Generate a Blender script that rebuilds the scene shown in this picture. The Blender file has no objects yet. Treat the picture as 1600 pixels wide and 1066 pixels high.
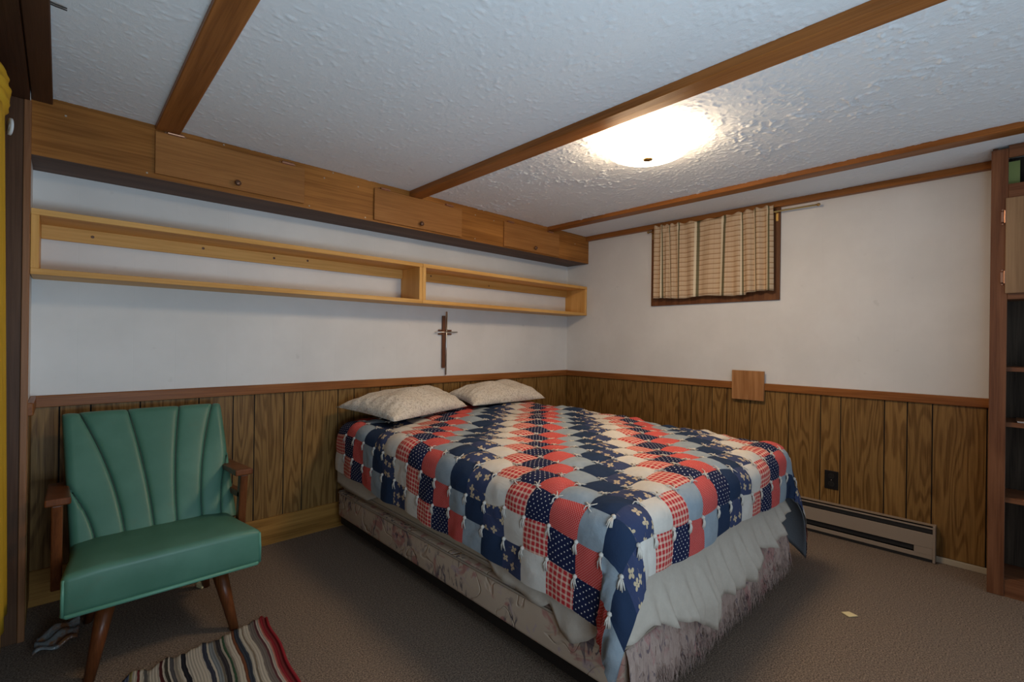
import bpy, bmesh, math, random
import numpy as np
from mathutils import Vector, Matrix

random.seed(7)
rng = np.random.default_rng(7)
PI = math.pi
SC = bpy.context.scene
COL = SC.collection

# ------------------------------------------------------------------ camera
F_PX = 744.136
YAW, PITCH, ROLL = (math.radians(a) for a in (43.51415, 0.05953, 0.72626))
fw = Vector((math.sin(YAW)*math.cos(PITCH), math.cos(YAW)*math.cos(PITCH), math.sin(PITCH)))
rt = Vector((math.cos(YAW), -math.sin(YAW), 0)); up = rt.cross(fw)
rt2 = math.cos(ROLL)*rt + math.sin(ROLL)*up; up2 = -math.sin(ROLL)*rt + math.cos(ROLL)*up
cam = bpy.data.cameras.new('camera'); camo = bpy.data.objects.new('camera', cam); COL.objects.link(camo)
cam.sensor_width = 36; cam.lens = F_PX/1600*36; cam.clip_start = .02
m = Matrix((rt2, up2, -fw)).transposed().to_4x4(); m.translation = (-3.572, -2.990, 1.2)
camo.matrix_world = m
SC.camera = camo

# ------------------------------------------------------------------ world, light, exposure
w = bpy.data.worlds.new('world'); SC.world = w; w.use_nodes = True
bg = w.node_tree.nodes['Background']
bg.inputs[0].default_value = (.74, .87, 1.0, 1); bg.inputs[1].default_value = .60
LAMP_STRENGTH = 40
LAMP_COLOR = (1.0, .74, .47)
# added cool fill light aimed up at the ceiling, standing in for unseen room light
al = bpy.data.lights.new('fill_light', 'AREA'); al.shape = 'RECTANGLE'; al.size = 1.0; al.size_y = .5; al.energy = 27.0; al.color = (.62, .83, 1.0)
alo = bpy.data.objects.new('fill_light', al); COL.objects.link(alo); alo.location = (-3.15, -3.30, .80)
alo.rotation_euler = Vector((-.05, .72, .70)).to_track_quat('-Z', 'Y').to_euler()
SC.view_settings.view_transform = 'Standard'; SC.view_settings.look = 'None'
SC.view_settings.gamma = 1; SC.view_settings.use_curve_mapping = False
SC.view_settings.exposure = 0.0

# ------------------------------------------------------------------ node helpers
class NT:
    def __init__(s, name):
        s.m = bpy.data.materials.new(name); s.m.use_nodes = True
        s.t = s.m.node_tree; s.bsdf = s.t.nodes['Principled BSDF']
    def n(s, typ, props=None, **ins):
        nd = s.t.nodes.new('ShaderNode'+typ)
        for k, v in (props or {}).items(): setattr(nd, k, v)
        for k, v in ins.items():
            key = int(k[1:]) if k[0] == '_' and k[1:].isdigit() else k
            s.put(nd.inputs[key], v)
        return nd
    def put(s, sock, v):
        if isinstance(v, bpy.types.NodeSocket): s.t.links.new(v, sock)
        elif isinstance(v, bpy.types.Node): s.t.links.new(v.outputs[0], sock)
        elif sock.type == 'RGBA' and len(v) == 3: sock.default_value = (*v, 1)
        else: sock.default_value = v
    def math(s, op, a, b=0.0, c=0.0, clamp=False):
        nd = s.n('Math', {'operation': op, 'use_clamp': clamp}); s.put(nd.inputs[0], a); s.put(nd.inputs[1], b); s.put(nd.inputs[2], c)
        return nd.outputs[0]
    def mix(s, f, a, b):
        nd = s.n('Mix', {'data_type': 'RGBA'}); s.put(nd.inputs[0], f)
        s.put(nd.inputs[6], a if not isinstance(a, tuple) else (*a[:3], 1)); s.put(nd.inputs[7], b if not isinstance(b, tuple) else (*b[:3], 1))
        return nd.outputs[2]
    def vmath(s, op, a, b=(0, 0, 0)):
        nd = s.n('VectorMath', {'operation': op}); s.put(nd.inputs[0], a); s.put(nd.inputs[1], b); return nd.outputs[0]
    def noise(s, vec, scale, detail=3.0, rough=.55, dist=0.0):
        return s.n('TexNoise', Vector=vec, Scale=scale, Detail=detail, Roughness=rough, Distortion=dist).outputs[0]
    def smooth(s, x, a, b):
        nd = s.n('MapRange', {'interpolation_type': 'SMOOTHSTEP'}); s.put(nd.inputs[0], x); nd.inputs[1].default_value = a; nd.inputs[2].default_value = b
        return nd.outputs[0]
    def obj(s, rand=0.0):
        v = s.n('TexCoord').outputs['Object']
        if rand:
            r = s.n('ObjectInfo').outputs['Random']
            c = s.n('CombineXYZ', _0=s.math('MULTIPLY', r, rand), _1=s.math('MULTIPLY', r, rand*1.7), _2=s.math('MULTIPLY', r, rand*.9))
            v = s.vmath('ADD', v, c.outputs[0])
        return v
    def uv(s):
        x = s.n('SeparateXYZ', _0=s.n('TexCoord').outputs['UV']); return x.outputs[0], x.outputs[1]
    def done(s, col, rough=.6, bump=None, strength=.3, dist=.01, spec=.4, **kw):
        s.put(s.bsdf.inputs['Base Color'], col if not isinstance(col, tuple) else (*col[:3], 1))
        s.put(s.bsdf.inputs['Roughness'], rough); s.bsdf.inputs['Specular IOR Level'].default_value = spec
        for k, v in kw.items(): s.put(s.bsdf.inputs[k.replace('_', ' ')], v)
        if bump is not None:
            b = s.n('Bump', Height=bump, Strength=strength, Distance=dist); s.t.links.new(b.outputs[0], s.bsdf.inputs['Normal'])
        return s.m

def plain(name, col, rough=.5, metal=0.0, spec=.4):
    t = NT(name); return t.done(col, rough, spec=spec, Metallic=metal)

def wood(name, dark, light, axis='z', grain=1.0, rough=.45, cath=6.0, rand=9.0, varr=.35, blotch=0.0, line=.0):
    """stretched-noise contour grain along one axis; line > 0 gives thin dark contour lines"""
    t = NT(name); v = t.obj(rand)
    st = {'x': (.10, 1, 1), 'y': (1, .10, 1), 'z': (1, 1, .10)}[axis]
    sv = t.vmath('MULTIPLY', v, tuple(a*grain for a in st))
    big = t.noise(sv, 9, 1.0, .4)
    rings = t.math('SINE', t.math('MULTIPLY', big, cath*2*PI))
    rings = t.smooth(rings, -1.0, line) if line else t.smooth(rings, -.9, 1.0)
    fs = {'x': (.03, 1, 1), 'y': (1, .03, 1), 'z': (1, 1, .03)}[axis]
    fine = t.noise(t.vmath('MULTIPLY', v, fs), 130*grain, 3, .6)
    f = t.math('ADD', t.math('MULTIPLY', rings, .5), t.math('MULTIPLY', t.smooth(fine, .3, .7), .5))
    col = t.mix(f, dark, light)
    r = t.n('ObjectInfo').outputs['Random']
    bl = t.noise(v, 3.0, 2, .5)
    vv = t.math('ADD', 1-varr/2-blotch/2, t.math('ADD', t.math('MULTIPLY', r, varr), t.math('MULTIPLY', bl, blotch)))
    hs = t.n('HueSaturation', Value=vv, Color=col)
    return t.done(hs.outputs[0], rough, bump=f, strength=.15, dist=.002, spec=.22)

M = {}
def walls():
    # painted panelling: faint vertical seams and soft blotches
    t = NT('white_paint'); v = t.obj(); s = t.n('SeparateXYZ', _0=v)
    a = t.math('ADD', s.outputs[0], s.outputs[1])
    pat = t.math('PINGPONG', t.math('ADD', a, t.math('MULTIPLY', t.math('SINE', t.math('MULTIPLY', a, 9.0)), .03)), .105)
    groove_line = t.smooth(pat, 0.0, .0035)
    bl = t.noise(v, 2.3, 4, .6); sp = t.noise(v, 14, 2, .7)
    col = t.mix(t.smooth(bl, .3, .75), (.66, .65, .64), (.735, .725, .715))
    col = t.mix(t.math('MULTIPLY', t.smooth(sp, .68, .80), .18), col, (.35, .33, .31))
    M['paint'] = t.done(col, .55, bump=t.math('ADD', t.math('MULTIPLY', groove_line, .35), t.math('MULTIPLY', t.noise(v, 60, 3), .12)), strength=.25, dist=.003)
    for nm, k, st in (('ceil_fine', .15, .30), ('ceil_rough', .2, .35)):
        t = NT(nm); v = t.obj(3.0)
        n1 = t.noise(v, 60, 4, .65, .5)
        n2 = t.noise(t.vmath('MULTIPLY', v, (1.5, .9, 1)), 30, 3, .6, 1.4)
        ridge = t.math('SUBTRACT', 1.0, t.math('ABSOLUTE', t.math('MULTIPLY', t.math('SUBTRACT', n2, .5), 9.0)), clamp=True)
        patch = t.math('ADD', .25, t.math('MULTIPLY', t.smooth(t.noise(v, 7, 2), .35, .65), .75))
        h = t.math('ADD', t.math('MULTIPLY', n1, .5), t.math('MULTIPLY', t.math('MULTIPLY', t.math('POWER', ridge, 1.5), patch), k))
        M[nm] = t.done((.80, .83, .85), .65, bump=h, strength=st, dist=.008, spec=.3)
    t = NT('carpet'); v = t.obj()
    n1 = t.noise(v, 170, 2, .75); n2 = t.noise(v, 60, 3, .7); n3 = t.noise(v, 2.2, 4, .6)
    col = t.mix(t.smooth(n1, .35, .68), (.085, .062, .047), (.325, .245, .185))
    col = t.mix(t.math('MULTIPLY', t.smooth(n2, .4, .65), .45), col, (.18, .137, .108))
    col = t.mix(t.math('MULTIPLY', t.smooth(n3, .45, .7), .22), col, (.16, .13, .11))
    M['carpet'] = t.done(col, .95, bump=t.math('ADD', n1, n2), strength=.7, dist=.006, spec=.1)
walls()
M['plank'] = wood('panel_oak', (.108, .049, .011), (.275, .150, .047), 'z', 1.6, .45, 9.0, 9.0, .16, 0, .35)
M['groove'] = plain('groove_dark', (.012, .009, .006), .8)
M['rail_x'] = wood('rail_x', (.185, .060, .014), (.33, .125, .034), 'x', 1.2, .42, 3.0, 5, .1)
M['rail_y'] = wood('rail_y', (.185, .060, .014), (.33, .125, .034), 'y', 1.2, .42, 3.0, 5, .1)
M['beam'] = wood('beam_wood', (.20, .066, .013), (.36, .130, .030), 'y', 1.0, .42, 2.5, 5, .1)
M['beam_dark'] = wood('beam_dark', (.045, .017, .008), (.085, .034, .015), 'y', 1.0, .45, 2.5, 5, .1)
M['ply_x'] = wood('ply_x', (.225, .082, .014), (.46, .19, .044), 'x', .7, .5, 1.6, 5, .12, .6)
M['ply_door'] = wood('ply_door', (.275, .112, .029), (.43, .190, .056), 'x', .9, .5, 1.4, 7, .1, .25)
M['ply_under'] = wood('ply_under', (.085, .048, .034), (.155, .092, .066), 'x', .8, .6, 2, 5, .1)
M['pine_x'] = wood('pine_x', (.56, .275, .065), (.74, .42, .135), 'x', .8, .45, 2.2, 6, .1)
M['pine_z'] = wood('pine_z', (.56, .275, .065), (.74, .42, .135), 'z', .8, .45, 2.2, 6, .1)
M['post'] = wood('post_wood', (.19, .078, .032), (.31, .145, .068), 'z', 1.0, .45, 3.0, 5, .1)
M['jamb_dark'] = wood('jamb_dark', (.075, .033, .016), (.13, .064, .034), 'z', 1.0, .5, 3.0, 5, .1)
M['bookcase'] = wood('bookcase_wood', (.115, .042, .018), (.205, .086, .040), 'z', 1.1, .42, 4.0, 5, .1)
M['bookcase_y'] = wood('bookcase_wood_y', (.115, .042, .018), (.205, .086, .040), 'y', 1.1, .42, 4.0, 5, .1)
M['book_door'] = wood('bookcase_door', (.22, .125, .062), (.33, .20, .105), 'z', .9, .5, 2.0, 5, .1)
M['book_back'] = wood('bookcase_back', (.026, .018, .012), (.080, .058, .040), 'z', 1.2, .6, 3.0, 5, .1)
M['base_x'] = wood('base_x', (.20, .090, .018), (.40, .20, .050), 'x', .8, .45, 3.0, 5, .1)
M['chair_wood'] = wood('chair_wood', (.085, .026, .009), (.165, .052, .017), 'z', 1.4, .30, 3.0, 5, .1)
M['square_wood'] = wood('square_wood', (.27, .115, .040), (.44, .215, .088), 'z', 1.6, .42, 3.0, 5, .05)
M['frame_wood'] = wood('frame_wood', (.10, .036, .014), (.19, .075, .030), 'z', 1.2, .45, 3.0, 5, .1)
M['cross_wood'] = wood('cross_wood', (.11, .040, .020), (.17, .070, .036), 'z', 2.0, .35, 3.0, 5, .05)
M['brass'] = plain('brass', (.50, .33, .12), .35, 1.0)
M['copper'] = plain('copper', (.42, .22, .14), .4, .9)
M['knob'] = plain('knob_bronze', (.16, .085, .055), .35, .6)
M['silver'] = plain('silver_metal', (.62, .60, .57), .3, 1.0)
M['black'] = plain('black_plastic', (.010, .009, .009), .4)
M['black_metal'] = plain('black_metal', (.018, .014, .012), .6, .3)
M['heater'] = plain('heater_enamel', (.30, .235, .18), .5, 0, .25)
M['heater_dark'] = plain('heater_dark', (.020, .019, .019), .5)
M['skirting'] = plain('skirting_cream', (.42, .36, .27), .6)
M['ring'] = plain('ring_white', (.55, .58, .60), .4)
M['nail'] = plain('nail_steel', (.55, .50, .42), .4, .8)
M['glass'] = plain('window_glass', (.03, .05, .045), .08)
M['green_board'] = plain('green_board', (.30, .36, .12), .7)
M['paper'] = plain('scrap_paper', (.72, .60, .33), .8)
M['sticker'] = plain('receptacle', (.022, .020, .019), .35)

# ------------------------------------------------------------------ mesh helpers
class MB:
    def __init__(s): s.v = []; s.f = []; s.uv = []; s.mi = []
    def add(s, vs, fs, uvs=None, mi=0):
        b = len(s.v); s.v += [tuple(map(float, p)) for p in vs]
        s.f += [tuple(i+b for i in f) for f in fs]; s.mi += [mi]*len(fs)
        s.uv += list(uvs) if uvs is not None else [(0, 0)]*len(vs)
        return s
    def box(s, x0, x1, y0, y1, z0, z1, bev=0.0):
        x0, x1 = sorted((x0, x1)); y0, y1 = sorted((y0, y1)); z0, z1 = sorted((z0, z1))
        if bev <= 0:
            vs = [(x, y, z) for x in (x0, x1) for y in (y0, y1) for z in (z0, z1)]
            return s.add(vs, [(0, 1, 3, 2), (4, 6, 7, 5), (0, 4, 5, 1), (2, 3, 7, 6), (0, 2, 6, 4), (1, 5, 7, 3)])
        bm = bmesh.new(); bmesh.ops.create_cube(bm, size=1.0)
        for v in bm.verts: v.co = Vector(((x0+x1)/2+v.co.x*(x1-x0), (y0+y1)/2+v.co.y*(y1-y0), (z0+z1)/2+v.co.z*(z1-z0)))
        bmesh.ops.bevel(bm, geom=bm.edges[:], offset=bev, segments=1 if bev < .01 else 3, affect='EDGES', profile=.5)
        bm.verts.index_update()
        s.add([v.co for v in bm.verts], [tuple(v.index for v in f.verts) for f in bm.faces]); bm.free(); return s
    def tube(s, pts, rad, seg=8, cap=True):
        pts = [Vector(p) for p in pts]; n = len(pts)
        rr = rad if hasattr(rad, '__len__') else [rad]*n
        vs = []; fs = []; ref = None
        for i, p in enumerate(pts):
            t = (pts[min(i+1, n-1)]-pts[max(i-1, 0)]).normalized()
            if ref is None: ref = Vector((0, 0, 1)) if abs(t.z) < .9 else Vector((1, 0, 0))
            a = t.cross(ref).normalized(); b = t.cross(a).normalized()
            for k in range(seg):
                q = 2*PI*k/seg; vs.append(p+rr[i]*(math.cos(q)*a+math.sin(q)*b))
        for i in range(n-1):
            for k in range(seg):
                k2 = (k+1) % seg; fs.append((i*seg+k, i*seg+k2, (i+1)*seg+k2, (i+1)*seg+k))
        if cap: fs.append(tuple(range(seg-1, -1, -1))); fs.append(tuple((n-1)*seg+k for k in range(seg)))
        return s.add(vs, fs)
    def lathe(s, prof, org, axis=(0, 0, 1), seg=24):
        ax = Vector(axis).normalized(); ref = Vector((1, 0, 0)) if abs(ax.x) < .9 else Vector((0, 1, 0))
        a = ax.cross(ref).normalized(); b = ax.cross(a); o = Vector(org); vs = []; fs = []
        for r, h in prof:
            for k in range(seg):
                q = 2*PI*k/seg; vs.append(o+ax*h+max(r, 1e-4)*(math.cos(q)*a+math.sin(q)*b))
        for i in range(len(prof)-1):
            for k in range(seg):
                k2 = (k+1) % seg; fs.append((i*seg+k, i*seg+k2, (i+1)*seg+k2, (i+1)*seg+k))
        fs.append(tuple(range(seg))); fs.append(tuple((len(prof)-1)*seg+k for k in range(seg-1, -1, -1)))
        return s.add(vs, fs)
    def grid(s, P, UV=None, mi=0, closed=False):
        """P: (n,m,3) array"""
        n, m_ = P.shape[:2]; fs = []
        for i in range(n-1):
            for j in range(m_-1): fs.append((i*m_+j, (i+1)*m_+j, (i+1)*m_+j+1, i*m_+j+1))
            if closed: fs.append((i*m_+m_-1, (i+1)*m_+m_-1, (i+1)*m_, i*m_))
        return s.add(P.reshape(-1, 3), fs, None if UV is None else [tuple(map(float, q)) for q in UV.reshape(-1, 2)], mi)
    def build(s, name, mat, parent=None, smooth=False, origin=None, fix=True):
        V = np.array(s.v)
        if origin is None:
            lo, hi = V.min(0), V.max(0); origin = np.array([(lo[0]+hi[0])/2, (lo[1]+hi[1])/2, lo[2]])
        origin = np.array(origin, float)
        me = bpy.data.meshes.new(name); me.from_pydata([tuple(p) for p in V-origin], [], s.f)
        for mm in (mat if isinstance(mat, (list, tuple)) else [mat]): me.materials.append(M[mm] if isinstance(mm, str) else mm)
        if len(me.materials) > 1: me.polygons.foreach_set('material_index', s.mi)
        uvl = me.uv_layers.new(name='UVMap')
        idx = np.empty(len(me.loops), np.int32); me.loops.foreach_get('vertex_index', idx)
        uvl.data.foreach_set('uv', np.array(s.uv, np.float32)[idx].ravel())
        if fix:
            bm = bmesh.new(); bm.from_mesh(me); bmesh.ops.recalc_face_normals(bm, faces=bm.faces[:]); bm.to_mesh(me); bm.free()
        if smooth: me.polygons.foreach_set('use_smooth', [True]*len(me.polygons))
        me.update()
        o = bpy.data.objects.new(name, me); COL.objects.link(o)
        wl = np.array(wloc(parent)) if parent else np.zeros(3)
        o.location = tuple(origin-wl); o.parent = parent
        return o
def wloc(o):
    p = Vector((0, 0, 0))
    while o: p += o.location; o = o.parent
    return p
def thing(name, label, cat, loc, group=None):
    o = bpy.data.objects.new(name, None); COL.objects.link(o); o.location = loc; o.empty_display_size = .05
    return tag(o, label, cat, group)
def tag(o, label, cat, group=None):
    o['label'] = label; o['category'] = cat
    if group: o['group'] = group
    return o
def struct(o): o['kind'] = 'structure'; return o
def box(name, mat, x0, x1, y0, y1, z0, z1, parent=None, bev=0.0): return MB().box(x0, x1, y0, y1, z0, z1, bev).build(name, mat, parent)
def copy_part(o, parent, loc):
    c = o.copy(); COL.objects.link(c); c.parent = parent; c.location = Vector(loc)-(wloc(parent) if parent else Vector()); return c
def smoothmod(o, lv=2):
    md = o.modifiers.new('subdivision', 'SUBSURF'); md.levels = lv; md.render_levels = lv
def autosmooth(o, ang=40):
    me = o.data; bm = bmesh.new(); bm.from_mesh(me)
    for f in bm.faces: f.smooth = True
    for e in bm.edges:
        if len(e.link_faces) == 2 and e.calc_face_angle(0) > math.radians(ang): e.smooth = False
    bm.to_mesh(me); bm.free(); return o

CH = 2.18          # ceiling height
XL = -3.665        # left wall
YR = -3.50         # where the room goes on behind the camera (open plan)

# ------------------------------------------------------------------ room shell
fl = struct(box('floor', 'carpet', -4.0, .12, YR, .12, -.10, 0))
wb = struct(box('wall_back', 'paint', -3.95, .12, 0, .12, 0, CH+.1))
# right wall with the high window opening
WY0, WY1, WZ0, WZ1 = -1.848, -.956, 1.575, 2.150
b = MB()
b.box(0, .12, YR, WY0, 0, CH+.1); b.box(0, .12, WY1, 0, 0, CH+.1); b.box(0, .12, WY0, WY1, 0, WZ0); b.box(0, .12, WY0, WY1, WZ1, CH+.1)
wr = struct(b.build('wall_right', 'paint'))
# left wall: short painted return beside the corner, then the timber-framed recess
b = MB(); b.box(-3.95, XL, -.31, 0, 0, CH); wl = struct(b.build('wall_left', 'paint'))
struct(box('wall_left', 'jamb_dark', -3.95, -3.80, YR, -.31, 0, CH))
cl = struct(box('ceiling', 'ceil_fine', -4.0, .12, YR, .12, CH+.006, CH+.14))
def vnoise(X, Y, seed):
    r_ = np.random.default_rng(seed); T = r_.random((256, 256))
    xi, yi = np.floor(X).astype(int), np.floor(Y).astype(int); fx, fy = X-xi, Y-yi
    fx, fy = fx*fx*(3-2*fx), fy*fy*(3-2*fy); g_ = lambda a, b_: T[a % 256, b_ % 256]
    return (g_(xi, yi)*(1-fx)+g_(xi+1, yi)*fx)*(1-fy)+(g_(xi, yi+1)*(1-fx)+g_(xi+1, yi+1)*fx)*fy
def stucco(x0, x1, y0, y1, parent, step=.0055, amp=1.0, mat='ceil_rough', k=1.0, bl=.0018):
    xs = np.arange(x0, x1+step/2, step); ys = np.arange(y0, y1+step/2, step); X, Y = np.meshgrid(xs, ys, indexing='ij')
    wx = X+.020*(vnoise(X*22, Y*22, 1)-.5); wy = Y+.020*(vnoise(X*22+9, Y*22, 2)-.5)
    n_ = .65*vnoise((wx*30+wy*13)*k, (wy*24-wx*8)*k, 3)+.35*vnoise(wx*66*k, wy*58*k, 4)
    ridge = np.clip(1-np.abs(n_-.5)*15, 0, 1)**.8
    mask = np.clip((vnoise(X*16+3, Y*13, 5)-.42)*4, 0, 1)*(.30+.70*np.clip((vnoise(X*3.2, Y*3.2, 6)-.3)*2.2, 0, 1))
    blob = np.clip((vnoise(X*75, Y*75, 7)-.74)*5, 0, 1)
    H = (.0042*ridge*mask+bl*blob+.0008*vnoise(X*120, Y*120, 8))*amp
    P = np.stack([X, Y, CH-H], -1)
    return MB().grid(P).build('ceiling_panel', mat, parent, True, fix=False)
for x0, x1 in ((-3.66, -3.215), (-3.205, -1.88)): stucco(x0, x1, YR, 0, cl, .0060, .45, 'ceil_fine', 1.35, .0050)
stucco(-1.87, -.53, YR, 0, cl, amp=1.45); stucco(-.51, 0, YR, 0, cl, amp=.8)

# wainscot planks
box('panel_backing', 'groove', XL, 0, -.002, 0, .0, .89, wb)
box('panel_backing', 'groove', -.002, 0, -2.905, 0, .0, .89, wr)
gb = [XL, -3.57, -3.463, -3.279, -3.032, -2.87, -2.762, -2.602, -2.494, -2.274, -2.166, -1.978, -1.731, -1.567, -1.456, -1.297, -1.19, -.968, -.855, -.679, -.423, -.267, -.148, -.008]
for a, c in zip(gb, gb[1:]): box('plank', 'plank', a+.0030, c-.0030, -.008, -.002, .10, .885, wb)
gr = [-.008, -.132, -.242, -.399, -.650, -.837, -.944, -1.165, -1.270, -1.431, -1.540, -1.703, -1.951, -2.136, -2.245, -2.464, -2.569, -2.679, -2.897, -2.912]
for a, c in zip(gr, gr[1:]): box('plank', 'plank', -.008, -.002, c+.0030, a-.0030, .035, .885, wr)
box('plank', 'plank', XL-.0, XL+.006, -.30, -.010, .05, .885, wl)
# chair rails, baseboards
struct(box('trim_1', 'rail_x', XL, 0, -.022, 0, .880, .932, bev=.003))
struct(box('trim_2', 'rail_y', -.022, 0, -2.905, -.022, .880, .930, bev=.003))
struct(box('trim_3', 'rail_y', XL, XL+.02, -.31, -.022, .880, .932, bev=.003))
struct(box('baseboard_back', 'base_x', XL, 0, -.020, -.008, 0, .158, bev=.002))
struct(box('baseboard_right', 'skirting', -.016, -.002, -2.905, -2.70, 0, .032, bev=.002))
# ceiling battens
def batten(n, x0, x1, mat='beam', z=CH-.036, y1=-.25, y0=YR): return struct(box('trim_%d' % n, mat, x0, x1, y0, y1, z, CH+.001, bev=.003))
batten(4, -3.262, -3.168, 'beam', CH-.022)
batten(5, -1.918, -1.826)
batten(6, -.572, -.482, 'beam', CH-.028)
batten(7, -3.664, -3.602, 'beam_dark', CH-.028)
struct(MB().box(-.045, 0, -2.905, -.25, CH-.040, CH+.001, .003).build('trim_8', 'beam'))
# timber frame of the left opening
struct(box('trim_9', 'beam_dark', -3.80, XL-.001, YR, -.10, 2.122, CH))
struct(box('trim_10', 'post', -3.682, -3.661, -.332, -.30, 0, 2.122, bev=.002))
struct(box('trim_11', 'jamb_dark', -3.80, -3.682, -.328, -.30, 0, 2.122, bev=.002))

# ------------------------------------------------------------------ soffit with flap doors
so = thing('boxed_soffit', 'brown plywood boxed soffit with three flap doors along the ceiling', 'soffit', (-1.83, -.125, 1.932))
box('front_board', 'ply_x', XL, 0, -.250, -.236, 1.934, CH, so)
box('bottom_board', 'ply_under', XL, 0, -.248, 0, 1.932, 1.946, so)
dm = None
for x0, x1, z0, z1, kx, hz in ((-3.262, -2.592, 1.955, 2.150, -2.926, (-3.184, -2.68)), (-2.170, -1.493, 1.944, 2.142, -1.837, (-2.097, -1.603)), (-1.080, -.432, 1.941, 2.134, -.742, (-1.011, -.545))):
    d = box('flap_door', 'ply_door', x0, x1, -.264, -.2505, z0, z1, so, bev=.0015)
    MB().lathe([(.006, 0), (.006, .010), (.013, .014), (.015, .020), (.011, .026), (.002, .028)], (kx, -.264, z0+.030), (0, -1, 0), 16).build('knob', 'knob', d, True)
    for hx in hz:
        h = MB().box(hx-.030, hx+.030, -.2665, -.2505, z1-.004, z1+.012, .002)
        h.tube([(hx-.032, -.268, z1+.003), (hx+.032, -.268, z1+.003)], .004, 8)
        for q in (-.038, .038): h.lathe([(.006, 0), (.004, .003)], (hx+q, -.2505, z1+.004), (0, -1, 0), 8)
        h.build('hinge', 'copper', d)
for x, z in ((-3.563, 2.121), (-3.29, 1.952), (-2.984, 2.170), (-2.426, 2.170), (-2.477, 2.128), (-2.271, 2.125), (-2.223, 1.948), (-1.178, 2.12), (-2.56, 1.950), (-1.36, 1.955), (-1.36, 2.13), (-.2, 2.09)):
    MB().lathe([(.0045, 0), (.003, .002)], (x, -.250, z), (0, -1, 0), 8).build('nail_head', 'nail', so)

# ------------------------------------------------------------------ open pine shelves
def pine(x0, x1, label):
    t = thing('open_shelf', label, 'shelf', ((x0+x1)/2, -.12, 1.452))
    zb, zt, d, th = 1.450, 1.719, -.242, .025
    box('top_board', 'pine_x', x0, x1, d, 0, zt-th, zt, t, .0015)
    box('bottom_board', 'pine_x', x0, x1, d, 0, zb, zb+th, t, .0015)
    for xe in (x0, x1-th): box('end_board', 'pine_z', xe, xe+th, d+.001, 0, zb+th, zt-th, t, .0015)
    box('cleat', 'pine_x', x0+th, x1-th, -.020, 0, zt-th-.062, zt-th, t, .0015)
    for k in range(int((x1-x0)*2.2)):
        kx = random.uniform(x0+.1, x1-.1); MB().lathe([(.007, 0), (.005, .0006)], (kx, -.020, zt-th-random.uniform(.015, .045)), (0, -1, 0), 8).build('knot', 'knob', t)
pine(XL+.003, -1.800, 'longer open pine box shelf on the wall above the green chair')
pine(-1.798, -.004, 'shorter open pine box shelf ending in the room corner')

# ------------------------------------------------------------------ cross
c = thing('wall_cross', 'slim brown wooden wall cross with silver rods under the pine shelf', 'cross', (-1.455, -.012, .94))
MB().box(-1.474, -1.449, -.020, -.004, .993, 1.388, .002).build('upright', 'cross_wood', c)
MB().tube([(-1.440, -.016, .940), (-1.437, -.016, 1.420)], .006, 10).build('silver_rod', 'silver', c, True)
for zz in (1.277, 1.250): MB().box(-1.508, -1.388, -.016, -.004, zz-.006, zz+.006, .002).build('crossbar', 'cross_wood', c)
MB().tube([(-1.545, -.021, 1.262), (-1.338, -.021, 1.266)], .004, 8).build('silver_rod', 'silver', c, True)

# ------------------------------------------------------------------ window, rod, curtain
wf = thing('window_1', '', '', (0, -1.40, 1.505)); del wf['label'], wf['category']; struct(wf)
fr = MB()
fr.box(-.016, 0, -1.888, -1.846, 1.508, 2.142, .002); fr.box(-.016, 0, -.958, -.914, 1.508, 2.142, .002); fr.box(-.016, 0, -1.846, -.958, 1.508, 1.577, .002)
fr.build('window_frame', 'frame_wood', wf)
jb = MB(); jb.box(0, .10, WY0, WY0+.012, WZ0, WZ1); jb.box(0, .10, WY1-.012, WY1, WZ0, WZ1); jb.box(0, .10, WY0+.012, WY1-.012, WZ0, WZ0+.012); jb.box(0, .10, WY0+.012, WY1-.012, WZ1-.012, WZ1)
jb.build('window_jamb', 'frame_wood', wf)
box('pane', 'glass', .075, .081, WY0+.012, WY1-.012, WZ0+.012, WZ1-.012, wf)
box('mullion', 'frame_wood', .06, .075, -1.415, -1.39, WZ0+.012, WZ1-.012, wf)
rod = thing('curtain_rod', 'thin brass curtain rod above the high plaid curtain', 'rod', (-.05, -1.5, 2.11))
MB().tube([(-.043, -.905, 2.118), (-.043, -2.112, 2.106)], .0052, 10).build('rod', 'brass', rod, True)
for yy, zz in ((-.897, 2.118), (-2.118, 2.106)): MB().lathe([(.003, -.012), (.009, -.006), (.010, 0), (.008, .006), (.003, .010)], (-.043, yy, zz), (0, 1, 0), 12).build('finial', 'brass', rod, True)
for yy, zz in ((-.930, 2.1175), (-1.868, 2.1085)):
    MB().box(-.020, -.016, yy-.008, yy+.008, zz-.060, zz+.012).tube([(-.018, yy, zz-.008), (-.043, yy, zz-.006)], .004, 6).build('bracket', 'brass', rod)

t = NT('curtain_plaid'); u, v = t.uv()
def stripe(t, x, per, off, wd): return t.math('LESS_THAN', t.math('FRACT', t.math('DIVIDE', t.math('ADD', x, off+50.0), per)), wd/per)
nz = t.noise(t.obj(), 300, 2)
col = t.mix(nz, (.52, .37, .235), (.62, .455, .30))
col = t.mix(t.math('MULTIPLY', stripe(t, u, .030, .006, .004), .30), col, (.40, .24, .14))
col = t.mix(t.math('MULTIPLY', stripe(t, v, .0365, 0, .0060), .75), col, (.25, .13, .055))
col = t.mix(t.math('MULTIPLY', stripe(t, v, .0365, .010, .004), .3), col, (.66, .56, .42))
col = t.mix(t.math('MULTIPLY', stripe(t, u, .165, .024, .015), .8), col, (.75, .66, .48))
col = t.mix(t.math('MULTIPLY', stripe(t, u, .165, .008, .017), .9), col, (.10, .095, .05))
M['curtain_plaid'] = t.done(col, .9, spec=.1)
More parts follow.
